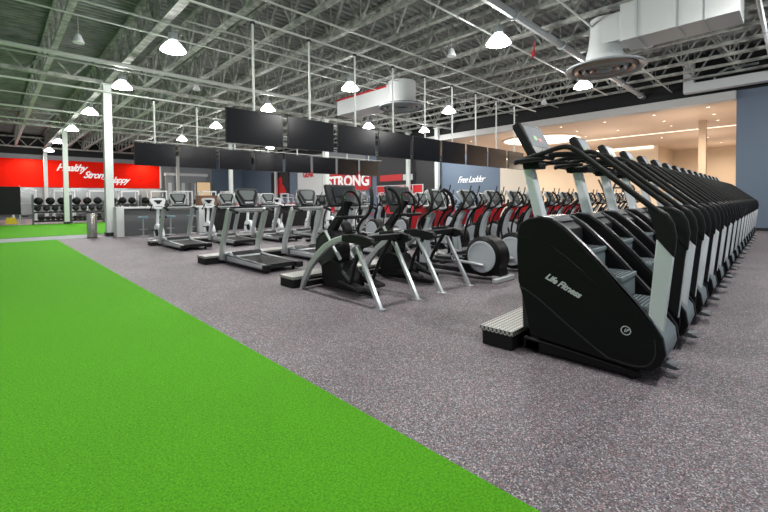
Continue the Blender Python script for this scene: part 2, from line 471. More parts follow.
o = MB().tube([(XW-.5,1.2,6.9),(XW-.5,2.2,6.9),(XW-.5,2.6,6.7),(XW-.5,2.6,6.3)], .05, 8).build('pipe','duct_grey')
tag(o, 'bent pale pipe above the white duct at the right wall', 'pipe')
o = MB().prism([(-6,6.05),(3.65,6.05),(3.65,7.3),(3.28,7.3),(3.28,6.45),(-6,6.45)], 22.2, 22.6, 'x').build('air_duct','duct_white', bevel=.01)
tag(o, 'L-shaped square white duct in front of the blue wall top', 'duct')

# ------------------------------------------------------------------ high-bay lamps
lamp = thing('high_bay_lamp', 'bright high-bay lamp above the left treadmills, nearest of the column line', 'lamp', (3.95,12.97,6.0), 0, 'high-bay lamps under the roof')
MB().lathe([(.05,.62),(.05,.42)], n=8).build('stem', 'conduit', lamp)
MB().lathe([(.05,.46),(.13,.43),(.14,.22),(.10,.18)], n=14).build('housing', 'duct_grey', lamp)
MB().lathe([(.13,.2),(.22,.12),(.33,-.02),(.35,-.08)], n=20, cap=False).build('reflector', 'lamp_lens', lamp)
MB().lathe([(.33,-.06),(.24,-.10),(.0,-.11)], n=20, cap=False).build('bulb_lens', 'lamp_glow', lamp)
LP = [(3.95,12.97),(10.6,6.1),(3.75,18.5),(3.63,24.9),(3.63,31.3),(10.48,12.69),(16.99,12.62),(17.26,6.14),(9.8,24.57),(10.0,31.3),(9.86,18.3),(20.6,17.31),(3.64,38.5),(-2.8,12.8),(-2.8,24.9),
      (16.9,24.6),(17,31.3),(10,38.5),(16.8,18.6),(3.64,45.2),(17,40),(3.7,5.6),(3.7,-.6),(10.6,-.3),(17.2,-.3),(-2.8,4)]  # the lamp next to the banner is added to brighten the third column
LL = ['', 'large bright high-bay lamp above the front televisions, right of centre','bright high-bay lamp beside the top of the nearest white column','high-bay lamp above the turf, between first and second column','high-bay lamp close to the second white column',
 'bright high-bay lamp above the small white duct box','high-bay lamp beyond the right end of the small duct','high-bay lamp right under the rim of the big round diffuser','far high-bay lamp above the rear televisions','farther high-bay lamp left of the front televisions',
 'high-bay lamp just right of the first front television top','small far high-bay lamp near the lounge header','farthest high-bay lamp near the third column','high-bay lamp over the turf, outside the left frame edge','far high-bay lamp at the dark left side',
 'distant high-bay lamp above the middle televisions','distant high-bay lamp above the red sign','distant high-bay lamp in front of the far grey wall','distant high-bay lamp behind the small duct','high-bay lamp added to brighten the third column, in front of the red banner','distant high-bay lamp by the far corner','high-bay lamp above the nearest arc trainer, out of frame','high-bay lamp right above the camera position','high-bay lamp over the stair climber aisle, out of frame','high-bay lamp past the stair climbers by the right side','high-bay lamp over the near turf, out of frame']
for i,(a,b_) in enumerate(LP):
    if i: dup(lamp, (a,b_,6.0), label=LL[i])
    lo = i in (13,14)
    area('lamp_light', (a,b_,5.86), .5, 30 if lo else 118, (1,.99,.96)).data.shape = 'DISK'
    if not lo: point('lamp_glow_light', (a,b_,5.74), 190, (1,.99,.96), .2)

# small hanging horn speakers / sprinklers (little white cones)
hs = thing('hanging_speaker', 'little white cone speaker hanging near the top of the left ceiling', 'speaker', (1.9,14.6,6.1), 0, 'little white cone speakers')
MB().lathe([(.14,-.02),(.15,.0),(.07,.2),(.03,.24)], n=12).build('cone', 'white_plastic', hs)
MB().tube([(0,0,.22),(0,0,.75)], .008, 5).build('rod', 'conduit', hs)
for a,b_,lab in ((10.8,7.9,'little white cone speaker above the middle of the television rail'),(17,5.0,'little white cone speaker right of the round diffuser'),(19.6,8.8,'little white cone speaker above the front television row end'),(14.6,3.3,'little white cone speaker below the long duct box'),(6.2,17.5,'little white cone speaker left of the front televisions')):
    dup(hs, (a,b_,6.1), label=lab)
# red hose loop hanging near the lamp
o = MB().tube([(0,0,.5),(.05,0,.3),(-.06,0,.15),(0,.03,0),(.08,0,.14),(.02,0,.3)], .018, 8, smooth=4)
o = o.build('fire_pipe','red_plastic'); o.location = (12.6,6.0,6.0); tag(o, 'small red pipe loop hanging beside the bright lamp right of centre', 'pipe')

# ------------------------------------------------------------------ ducts
t = thing('duct_unit', 'large white duct box with big round ceiling diffuser at the upper right', 'duct', (0,0,0), 0, 'white duct units')
MB().box(11.9,12.9,.95,3.32,5.55,6.5).build('duct_box', 'duct_white', t, .01)
for yy_ in (1.55,2.05,2.9): MB().box(11.88,12.92,yy_,yy_+.025,5.53,6.52).build('seam_flange','duct_grey', t)
cx_, cy_ = 12.75, 3.95
MB().lathe([(.38,6.55),(.37,6.2),(.42,5.8),(.5,5.42),(.56,5.26)], (cx_,cy_,0), 28).build('trunk', 'duct_white', t)
MB().box(cx_-.42,cx_+.42,3.28,3.9,5.75,6.5).build('trunk_sleeve','duct_white', t)
MB().lathe([(.56,5.32),(1.03,5.2),(1.05,5.15),(1.0,5.13),(.86,5.19)], (cx_,cy_,0), 36, cap=False).build('diffuser_rim','duct_grey', t)
for r_ in (.82,.62,.42,.24): MB().lathe([(r_,5.19),(r_-.05,5.10),(r_-.14,5.17),(r_-.1,5.22)], (cx_,cy_,0), 30, cap=False).build('diffuser_ring','copper_ring' if r_ in (.82,.42) else 'duct_grey', t)
MB().lathe([(.85,5.24),(.85,5.22)], (cx_,cy_,0), 30).build('diffuser_plate','charcoal', t)
t = thing('duct_unit', 'smaller white duct box with round diffuser above the front televisions', 'duct', (0,0,0), 0, 'white duct units')
MB().prism([(12.7,5.72),(16.3,5.72),(16.3,6.5),(12.7,6.5)],12.6,13.7,'x').build('duct_box','duct_white', t, .01)
MB().lathe([(.60,6.55),(.60,5.65),(.66,5.55)], (12.9,12.1,0), 28).build('trunk','duct_white', t)
MB().box(12.55,13.35,12.1,12.7,5.75,6.5).build('trunk_sleeve','duct_white', t)
MB().lathe([(.66,5.6),(1.02,5.5),(1.04,5.45),(.97,5.43)], (12.9,12.1,0), 32, cap=False).build('diffuser_rim','duct_grey', t)
for r_ in (.85,.62,.4): MB().lathe([(r_,5.5),(r_-.06,5.42),(r_-.16,5.5),(r_-.1,5.54)], (12.9,12.1,0), 28, cap=False).build('diffuser_ring','duct_grey', t)
MB().lathe([(.9,5.56),(.9,5.54)], (12.9,12.1,0), 28).build('diffuser_plate','charcoal', t)
MB().box(12.56,12.6,12.7,16.3,6.42,6.5).build('red_trim','red_plastic', t)

# ------------------------------------------------------------------ televisions
def make_tv(w, h, zc, ztop, lab, group):
    t = thing('hanging_television', lab, 'television', (0,0,0), 0, group)
    MB().box(-w/2,w/2,-.0,.05,zc-h/2,zc+h/2).build('housing','tv_frame',t,.006)
    MB().box(-w/2+.015,w/2-.015,-.006,0,zc-h/2+.018,zc+h/2-.015).build('screen','tv_black',t)
    MB().tube([(0,.09,zc-.1),(0,.09,ztop)], .028, 8).build('pole','conduit',t)
    MB().box(-.2,.2,.05,.1,zc-.2,zc+.2).build('wall_bracket','charcoal',t)
    MB().lathe([(.06,ztop-.05),(.06,ztop)], (0,.09,0), 8).build('pole_flange','charcoal',t)
    return t
tv = make_tv(1.44,.80,3.18,5.70,'leftmost television of the front hanging row','front row of hanging televisions')
tv.location = (4.53,9,0)
names = ['second','third','fourth','fifth','sixth','seventh','eighth']
for i in range(1,9):
    dup(tv, (4.53+1.58*i,9,0), label=('%s television from the left in the front hanging row' % names[i-1]) if i < 8 else 'rightmost television of the front hanging row')
o = MB().tube([(2.3,0,0),(19.3,0,0)], .032, 8); 
o = o.build('television_rail','conduit'); o.location = (0,9.09,5.73); tag(o,'long white ceiling rail carrying the front televisions','rail')
o = MB().tube([(3.9,.2,2.86),(17.9,.2,2.86)], .014, 6).tube([(3.9,.34,2.95),(17.9,.34,2.95)], .012, 6).build('cable_tray','conduit'); o.location=(0,9,0)
tag(o, 'thin cable rail under the front televisions', 'rail')
tv2 = make_tv(1.34,.80,3.13,5.1,'leftmost television of the rear hanging row','rear row of hanging televisions')
tv2.location = (4.22,16,0)
for i in range(1,8):
    dup(tv2, (4.22+1.47*i,16,0), label=('%s television from the left in the rear hanging row' % names[i-1]) if i < 7 else 'rightmost television of the rear hanging row')
o = MB().tube([(-9,0,0),(16.5,0,0)], .035, 8).build('television_rail','conduit'); o.location = (0,16.09,5.13); tag(o,'long ceiling rail carrying the rear televisions','rail')
o = MB().tube([(3.6,0,0),(15.5,0,0)], .015, 6).build('cable_tray','conduit'); o.location = (0,16.12,3.6); tag(o,'thin rail along the top of the rear televisions','rail')

# ------------------------------------------------------------------ power raceways (black boxes capped with checker plate)
def raceway(x0,x1,y0,y1,h,lab,rz=0):
    t = thing('power_raceway', lab, 'cable raceway', (x0,y0,0), rz, 'cable raceways in front of the machine rows')
    MB().box(0,x1-x0,0,y1-y0,0,h-.02).build('body','black_rubber',t,.01)
    MB().box(-.012,x1-x0+.012,-.012,y1-y0+.012,h-.045,h).build('plate_cover','diamond_plate',t)
raceway(3.5,20.2,1.88,2.2,.19,'checker plate cable raceway in front of the stair climbers',R(1.5))
raceway(3.52,21.5,5.78,6.2,.19,'checker plate cable raceway in front of the arc trainers')
raceway(3.45,8.2,9.42,9.9,.19,'checker plate cable raceway in front of the front treadmill row')
raceway(3.7,13,14.75,15.2,.17,'checker plate cable raceway in front of the rear treadmill row')

# ------------------------------------------------------------------ stair climber
# local y = world y - 1.30, +y is the console end; x = 0 is the centre line
YO = 1.30
def yz(L): return [(a-YO,b) for a,b in L]
def make_climber(lab, loc, dy, cw, ch, sm):
    sc = thing('stair_climber', lab, 'stair climber', loc, 0, 'row of black stair climbers')
    side = yz([(1.88,.66),(1.895,.95),(1.885,1.15),(1.86,1.215),(1.78,1.262),(1.66,1.285),(1.56,1.262),(1.44,1.18),(1.30,1.05),(1.15,.90),(1.02,.75),(.90,.62),(.79,.49),(.71,.37),(.69,.25),(.72,.16),(.78,.11),(.90,.085),(1.10,.10),(1.76,.155),(1.79,.30),(1.83,.48)])
    for s in (-1,1):
        a, b_ = (-.315,-.245) if s < 0 else (.245,.315)
        pnl = MB().prism(side, a, b_, 'x').build('side_panel','black_body',sc,.014,3)
        x_ = s*.317
        # raised crease lines and inner panel
        MB().tube([(x_,1.86-YO,.61),(x_,1.70-YO,.535),(x_,1.45-YO,.36),(x_,1.2-YO,.195),(x_,1.09-YO,.13)], .008, 6, smooth=3).build('crease_trim','charcoal',pnl)
        MB().tube([(x_,1.09-YO,.13),(x_,.9-YO,.115),(x_,.80-YO,.15),(x_,.755-YO,.24),(x_,.76-YO,.36)], .006, 6, smooth=3).build('crease_trim','charcoal',pnl)
        MB().tube([(x_,1.885-YO,1.10),(x_,1.70-YO,1.06),(x_,1.52-YO,.99),(x_,1.30-YO,.83),(x_,1.05-YO,.60)], .005, 6, smooth=3).build('crease_trim','black_gloss',pnl)
        # shiny ledge along the sloping top
        led = yz([(1.70,1.292),(1.56,1.275),(1.44,1.195),(1.30,1.065),(1.15,.912),(1.02,.762),(.90,.632),(.80,.505)])
        pts = led + [(a2-.012,b2-.012) for a2,b2 in reversed(led)]
        MB().prism(pts, a+.008, b_-.004, 'x').build('ledge_trim','graphite',pnl)
        if s < 0:
            ang = math.atan2(-(.76-.60), (1.63-1.28))
            rot = Matrix.Rotation(-R(90),4,'Z') @ Matrix.Rotation(R(90),4,'X') @ Matrix.Rotation(ang,4,'Z')
            text('lettering','Life Fitness',.082,'marking_white',pnl,(-.317,1.455-YO,.675),rot,.002,.35,weight=.0025,space=.92)
            MB().tube([(-.318,.955-YO+.034*math.cos(k*PI/9),.385+.034*math.sin(k*PI/9)) for k in range(18)], .004, 5, closed=True).build('round_logo','marking_white',pnl)
            text('logo_letters','LF',.036,'marking_white',pnl,(-.317,.955-YO,.385),Matrix.Rotation(-R(90),4,'Z') @ Matrix.Rotation(R(90),4,'X'),.002,.4,weight=.001,space=.8)
    hood = yz([(1.86,.2),(1.875,.7),(1.875,1.13),(1.85,1.195),(1.77,1.245),(1.66,1.268),(1.57,1.25),(1.46,1.165),(1.46,.95),(1.5,.5),(1.6,.2)])
    MB().prism(hood,-.25,.25,'x').build('front_hood','charcoal',sc,.01)
    MB().prism(yz([(1.84,1.20),(1.77,1.262),(1.66,1.29),(1.58,1.28),(1.52,1.235),(1.60,1.235),(1.75,1.22)]),-.2,.2,'x').build('top_cap','cap_grey',sc,.006)
    MB().prism(yz([(1.82,.03),(1.82,.135),(1.50,.125),(.85,.07),(.85,.03)]),-.33,-.27,'x').prism(yz([(1.82,.03),(1.82,.135),(1.50,.125),(.85,.07),(.85,.03)]),.27,.33,'x').box(-.33,.33,1.66-YO,1.80-YO,.03,.12).box(-.3,.3,.9-YO,1.02-YO,.02,.08).build('base_frame','black_body',sc,.008)
    for (x_,y_) in ((-.27,1.72),(.27,1.72),(-.27,.92),(.27,.92)):
        MB().lathe([(.03,0),(.03,.03),(.012,.035)],(x_,y_-YO,0),10).build('leveling_foot','black_rubber',sc)
    for k,(yf,zt) in enumerate(((1.245,1.00),(1.0,.795),(.80,.59))):
        st = MB()
        st.box(-.24,.24,yf-YO,yf+.25-YO,zt-.035,zt)
        st.box(-.24,.24,yf+.012-YO,yf+.03-YO,zt-.20,zt-.03)
        so = st.build('step','tread_grey',sc,.005)
        g = MB()
        for i in range(7): g.box(-.225,.225,yf+.02+i*.03-YO,yf+.028+i*.03-YO,zt,zt+.004)
        g.build('tread_ribs','charcoal',so)
    MB().prism(yz([(1.5,1.0),(1.45,.9),(1.2,.70),(1.0,.50),(.84,.30),(.84,.12),(1.7,.12),(1.7,1.0)]),-.243,.243,'x').build('stair_core','black_rubber',sc)
    MB().prism(yz([(.84,.12),(.735,.15),(.70,.25),(.715,.36),(.80,.46),(.88,.40)]),-.25,.25,'x').build('rear_cowling','tread_grey',sc,.006)
    # rear treadle with grooves
    tr = MB().prism(yz([(.80,.14),(.67,.105),(.64,.09),(.67,.075),(.80,.08)]),-.04,.11,'x').build('rear_pedal','graphite',sc,.004)
    g = MB()
    for i in range(4): g.box(-.03+i*.036,-.015+i*.036,.66-YO,.73-YO,.105,.122)
    g.build('pedal_ribs','silver',tr)
    # console post
    MB().prism(yz([(1.82-dy,1.22),(1.72-dy,1.22),(1.865-dy,1.80),(1.955-dy,1.80)]),-.055,.055,'x').build('console_post','silver_pale',sc,.014,3)
    cl = MB().prism(yz([(1.81,1.235),(1.70,1.235),(1.705,1.27),(1.815,1.27)]),-.09,.09,'x').build('post_collar','charcoal',sc,.006)
    # console
    cm = MB().prism(yz([(1.725-dy,1.86),(1.725-dy+.17*ch,1.86+.325*ch),(1.745-dy+.17*ch,1.865+.325*ch),(1.795-dy+.17*ch,1.84+.325*ch),(1.79-dy+.17*ch,1.805+.325*ch),(1.80-dy,1.84),(1.75-dy,1.835)]),-cw,cw,'x').build('console','black_plastic',sc,.012,3)
    e = Vector((0,1.895-1.725,2.185-1.86)).normalized()
    def slab(y0,z0,u0,u1,x0,x1,off,th):
        nrm = Vector((0,-e.z,e.y))
        vs = []
        for d in (off,off+th):
            for u in (u0,u1):
                for x_ in (x0,x1):
                    q_ = Vector((x_,y0-YO,z0))+e*u+nrm*d; vs.append(q_)
        return MB().add(vs,[(0,1,3,2),(4,6,7,5),(0,4,5,1),(2,3,7,6),(0,2,6,4),(1,5,7,3)])
    slab(1.725-dy,1.86,.02,.355*ch,-cw+.02,cw-.02,.0,.005).build('bezel','black_gloss',cm)
    scr = slab(1.725-dy,1.86,.10*ch,.335*ch,-cw+.04,cw-.04,.005,.003).build('screen',sm,cm)
    slab(1.725-dy,1.86,.175*ch,.225*ch,-.10,-.02,.008,.002).build('screen_icon','accent_green',cm)
    slab(1.725-dy,1.86,.165*ch,.205*ch,.0,.09,.008,.002).build('screen_icon','accent_red',cm)
    slab(1.725-dy,1.86,.03*ch,.075*ch,-.03,.03,.005,.004).build('control_pad','black_gloss',cm)
    # tray behind the console and rails
    wing = MB().prism(s2([(-.36,1.62-YO),(-.37,1.80-YO),(-.30,1.93-YO),(-.12,1.97-YO),(.12,1.97-YO),(.30,1.93-YO),(.37,1.80-YO),(.36,1.62-YO),(.28,1.64-YO),(.24,1.76-YO),(0,1.80-YO),(-.24,1.76-YO),(-.28,1.64-YO)],3),1.795,1.828,'z').build('console_tray','black_plastic',sc,.012,2)
    MB().box(-.09,.09,1.76-dy-YO,1.93-dy*.5-YO,1.74,1.80).build('console_mount','black_plastic',sc,.01)
    for s in (-1,1):
        x_ = s*.335
        MB().tube([(s*.20,1.95-YO,1.80),(s*.31,1.89-YO,1.805),(x_,1.78-YO,1.825),(x_,1.62-YO,1.86),(x_,1.48-YO,1.895),(x_,1.38-YO,1.885),(x_,1.25-YO,1.785),(x_*.985,1.0-YO,1.565),(x_*.96,.80-YO,1.39),(x_*.94,.74-YO,1.33)], .023, 10, smooth=5).build('handrail','black_rubber',sc)
        # inner grip block
        MB().tube([(s*.26,1.60-YO,1.84),(s*.22,1.52-YO,1.845),(s*.2,1.42-YO,1.84),(s*.22,1.33-YO,1.83)], .026, 8, smooth=3).build('inner_grip','black_plastic',sc)
        xo, xi = (s*.335, s*.265)
        a, b_ = min(xo,xi), max(xo,xi)
        MB().prism(yz([(.82,1.375),(.745,1.365),(.68,1.325),(.64,1.25),(.625,1.15),(.64,.995),(.75,1.13),(.775,1.24)]),a,b_,'x').build('rail_elbow','black_plastic',sc,.02,3)
        m0, m1 = (a+.004, a+.040) if s < 0 else (b_-.040, b_-.004)
        n0, n1 = (m1, b_-.006) if s < 0 else (a+.006, m0)
        rp = MB().prism(yz([(.75,1.135),(.64,1.0),(.70,.42),(.80,.54)]),m0,m1,'x').build('rail_post','silver_pale',sc,.010,2)
        MB().prism(yz([(.745,1.13),(.65,1.01),(.705,.43),(.795,.54)]),n0,n1,'x').build('post_backing','black_plastic',rp)
    MB().ball((.12,1.80-YO,1.93),.03,10,(1,.7,1)).tube([(.12,1.80-YO,1.84),(.12,1.80-YO,1.92)],.012,6).build('fan_nozzle','black_plastic',sc)

    sc.scale = (.87,1,1)
    return sc
sc = make_climber('nearest black stair climber, its logo panel facing the camera', (3.89,YO,0), 0, .26, 1, 'screen_lit')
th = R(1.3)
sk = make_climber('black stair climber, second in the row counted from the camera', (3.88+math.cos(th),YO+math.sin(th),0), .13, .19, .86, 'screen_white')
sk.rotation_euler = (0,0,th)
for k in range(2,16):
    lab = 'black stair climber, %s in the row counted from the camera' % ORD[k] if k < 15 else 'farthest black stair climber, beside the blue wall'
    dup(sk, (3.88+k*math.cos(th),YO+k*math.sin(th),0), label=lab)

# ------------------------------------------------------------------ arc trainer (side arches, three slanted legs)
AO = 4.9
def ay(L): return [(a-AO,b) for a,b in L]
at = thing('arc_trainer','nearest arc trainer with silver arch and slanted legs','arc trainer',(4.01,AO,0),0,'black and silver arc trainers')
for s in (-1,1):
    x_ = s*.37
    pts = [(5.66,.0),(5.58,.15),(5.42,.36),(5.22,.55),(5.0,.70),(4.8,.80),(4.60,.86)]
    inner = [(4.60,.94),(4.82,.885),(5.05,.785),(5.30,.62),(5.52,.40),(5.67,.16),(5.74,.0)]
    MB().prism(ay(pts+inner),x_-.035,x_+.035,'x').build('front_arch','silver',at,.012,2)
    MB().prism(ay([(4.60,.855),(4.60,.945),(4.40,.975),(4.15,.96),(3.98,.93),(3.95,.86),(4.10,.80),(4.30,.84)]),x_-.038,x_+.038,'x').build('arch_joint','black_plastic',at,.012,2)
    MB().prism(ay([(4.26,.80),(4.34,.84),(3.86,.0),(3.80,.0)]),x_-.03,x_+.03,'x').build('rear_leg','silver_bright',at,.008,2)
    MB().box(x_-.05,x_+.05,3.77-AO,3.91-AO,0,.015).build('leg_foot','silver_bright',at,.003)
    MB().lathe([(.07,-.05),(.07,.05)],(x_*.93,4.22-AO,.89),12,'x').build('pivot_hub','black_gloss',at)
    # swing arm down to the foot plate
    MB().tube([(s*.26,4.25-AO,.88),(s*.25,4.5-AO,.5),(s*.22,4.62-AO,.22)], .03, 8).build('swing_arm','black_plastic',at)
    MB().prism(ay([(4.85,.19),(4.85,.24),(4.42,.17),(4.40,.12)]),s*.2-.09,s*.2+.09,'x').build('foot_plate','black_rubber',at,.01)
    MB().tube([(s*.12,5.05-AO,.42),(s*.2,4.62-AO,.20)], .025, 8).build('link_arm','graphite',at)
    # moving handle: curved black arm with grip
    MB().tube([(s*.31,4.20-AO,.90),(s*.33,4.32-AO,1.02),(s*.33,4.25-AO,1.15),(s*.31,4.12-AO,1.26),(s*.28,4.08-AO,1.40),(s*.24,4.13-AO,1.56),(s*.18,4.22-AO,1.62)], [.024,.024,.022,.022,.026,.028,.028], 8, smooth=4).build('moving_handle','black_rubber',at)
MB().box(-.36,.36,4.12-AO,4.22-AO,.87,.95).build('cross_bar','black_plastic',at,.01)
MB().box(-.34,.34,5.56-AO,5.66-AO,.06,.14).build('front_cross_bar','black_plastic',at,.01)
w = MB().lathe([(.30,-.13),(.34,-.10),(.34,.10),(.30,.13)],(0,5.36-AO,.64),30,'x').build('flywheel_housing','black_gloss',at)
MB().lathe([(.24,-.14),(.25,-.13),(.25,.13),(.24,.14)],(0,5.36-AO,.64),24,'x').build('housing_cap','charcoal',w)
MB().prism(ay([(5.42,.12),(5.46,.4),(5.2,.52),(4.98,.46),(4.78,.24),(4.74,.10),(5.3,.08)]),-.17,.17,'x').build('lower_shroud','black_body',at,.02,2)
MB().box(-.06,.06,4.3-AO,5.6-AO,.03,.10).build('base_rail','black_plastic',at,.01)
MB().prism(ay([(5.38,.85),(5.30,.92),(4.86,1.42),(4.95,1.45),(5.44,.98)]),-.05,.05,'x').build('console_mast','black_plastic',at,.012)
MB().tube([(-.13,5.36-AO,.95),(-.13,4.98-AO,.52)], .03, 8).build('support_strut','silver_bright',at)
MB().tube([(.13,5.36-AO,.95),(.13,4.98-AO,.52)], .03, 8).build('support_strut','silver_bright',at)
ec = Vector((0,5.12-4.98,1.70-1.36))
cm = MB().prism(ay([(4.98,1.36),(5.12,1.70),(5.19,1.69),(5.08,1.34)]),-.30,.30,'x').build('console','charcoal',at,.02,2)
MB().prism(ay([(4.983,1.40),(5.09,1.66),(5.084,1.665),(4.977,1.405)]),-.2,.2,'x').build('screen','screen_dim',cm)
MB().box(-.07,-.02,4.985-AO,5.0-AO,1.47,1.51).build('screen_icon','accent_green',cm)
MB().box(.12,.17,5.03-AO,5.045-AO,1.53,1.56).build('screen_icon','accent_red',cm)
MB().tube([(-.16,4.86-AO,1.20),(-.17,4.86-AO,1.42),(-.10,4.90-AO,1.56),(0,4.92-AO,1.59),(.10,4.90-AO,1.56),(.17,4.86-AO,1.42),(.16,4.86-AO,1.20)], .02, 8, smooth=4).build('hoop_handle','black_rubber',at)
MB().box(-.28,.28,4.78-AO,4.92-AO,1.16,1.21).build('console_shelf','black_plastic',at,.015)
dup(at,(5.32,AO,0),label='second arc trainer, between the nearest one and the disc ellipticals')

# ------------------------------------------------------------------ elliptical with rear disc
def make_elliptical(lab, group, accent=None, towerm='light_grey_plastic', disc=True):
    t = thing('elliptical_trainer',lab,'elliptical trainer',(0,0,0),0,group)
    # local y: disc at -1.0, tower at +.55
    MB().box(-.07,.07,-1.05,.75,.06,.15).build('base_rail','charcoal',t,.015)
    MB().box(-.32,.32,-1.30,-1.20,.0,.09).build('rear_foot','silver_bright',t,.02,2)
    MB().box(-.30,.30,.68,.80,.0,.09).build('front_foot','charcoal',t,.02)
    h = MB().lathe([(.30,-.20),(.36,-.15),(.36,.15),(.30,.20)],(0,-.92,.42),30,'x').prism([(-1.25,.10),(-.6,.10),(-.35,.22),(-.6,.42),(-1.2,.42)],-.14,.14,'x').build('flywheel_housing','black_body',t)
    for s in (-1,1):
        MB().lathe([(.285,s*.195),(.28,s*.215),(.24,s*.222),(.235,s*.214),(.05,s*.214)],(0,-.92,.42),30,'x').build('crank_disc','light_grey_plastic',t)
    for s in (-1,1):
        ph = s
        MB().tube([(s*.25,-.90+.1*ph,.44+.16*ph),(s*.25,-.5,.36+.05*ph),(s*.25,.2,.30),(s*.24,.42,.34)], .028, 8).build('pedal_arm','silver',t)
        MB().prism([(-.38,.36+.03*ph),(-.34,.42+.03*ph),(.02,.37),(.04,.32)],s*.25-.08,s*.25+.08,'x').build('pedal','charcoal',t,.012)
        MB().tube([(s*.24,.42,.34),(s*.26,.48,.62),(s*.27,.42,.90),(s*.28,.34,1.08),(s*.27,.20,1.26),(s*.24,.14,1.42),(s*.20,.20,1.58),(s*.17,.27,1.62)], [.024]*4+[.028]*4, 8, smooth=3).build('moving_arm','black_rubber',t)
    tw = [(.68,.10),(.40,.10),(.42,.40),(.47,.65),(.40,.95),(.28,1.16),(.36,1.20),(.50,1.02),(.60,.80),(.66,.50)]
    MB().prism(tw,-.055,.055,'x').build('tower',towerm,t,.02,2)
    MB().prism([(.70,.10),(.66,.10),(.64,.50),(.58,.82),(.46,1.06),(.52,1.09),(.66,.88),(.72,.55)],-.10,.10,'x').build('tower_cover','black_plastic',t,.015)
    if accent:
        for s in (-1,1):
            MB().prism([(.60,.62),(.36,1.18),(.24,1.27),(.06,1.27),(.10,1.14),(.24,.95),(.36,.60)],s*.17-.02,s*.17+.02,'x').build('side_shroud',accent,t,.01)
    MB().prism([(.20,1.24),(.30,1.22),(.44,1.28),(.28,1.32)],-.16,.16,'x').build('console_mount','charcoal',t,.01)
    cm = tilted(shield(.17,.22,.46),.10,1.25,.50,.86,-.05,.06).build('console','silver',t,.012,2)
    tilted(shield(.13,.18,.38,3),.115,1.285,.50,.86,.011,.006).build('bezel','charcoal',cm)
    tilted(shield(.10,.145,.20,3),.18,1.40,.50,.86,.018,.002).build('screen','screen_grey',cm)
    MB().tube([(-.20,.28,1.22),(-.25,.12,1.24),(-.22,-.02,1.32),(-.18,-.06,1.42)], .02, 8, smooth=3).build('fixed_handle','black_rubber',t)
    MB().tube([(.20,.28,1.22),(.25,.12,1.24),(.22,-.02,1.32),(.18,-.06,1.42)], .02, 8, smooth=3).build('fixed_handle','black_rubber',t)
    MB().tube([(-.16,.30,1.30),(-.12,.12,1.55),(-.04,.10,1.74)], .013, 6, smooth=3).build('upper_handle','black_rubber',t)
    MB().tube([(.16,.30,1.30),(.22,.12,1.55),(.28,.10,1.74)], .013, 6, smooth=3).build('upper_handle','black_rubber',t)
    return t
el = make_elliptical('nearest elliptical trainer, its pale grey crank disc in full view','row of disc elliptical trainers')
el.location = (6.42,4.85,0)
for k in range(1,14):
    dup(el,(6.42+1.07*k,4.85,0),label='grey elliptical trainer behind the stair climbers, %s of its row from the left' % ORD[k])
el2 = make_elliptical('leftmost elliptical trainer with red side shroud, behind the grey ones','row of red shrouded trainers','red_plastic','white_plastic')
el2.location = (8.9,7.35,0)
for k in range(1,13):
    dup(el2,(8.9+1.07*k,7.35,0),label='red shrouded elliptical trainer, %s of its row from the left' % ORD[k])

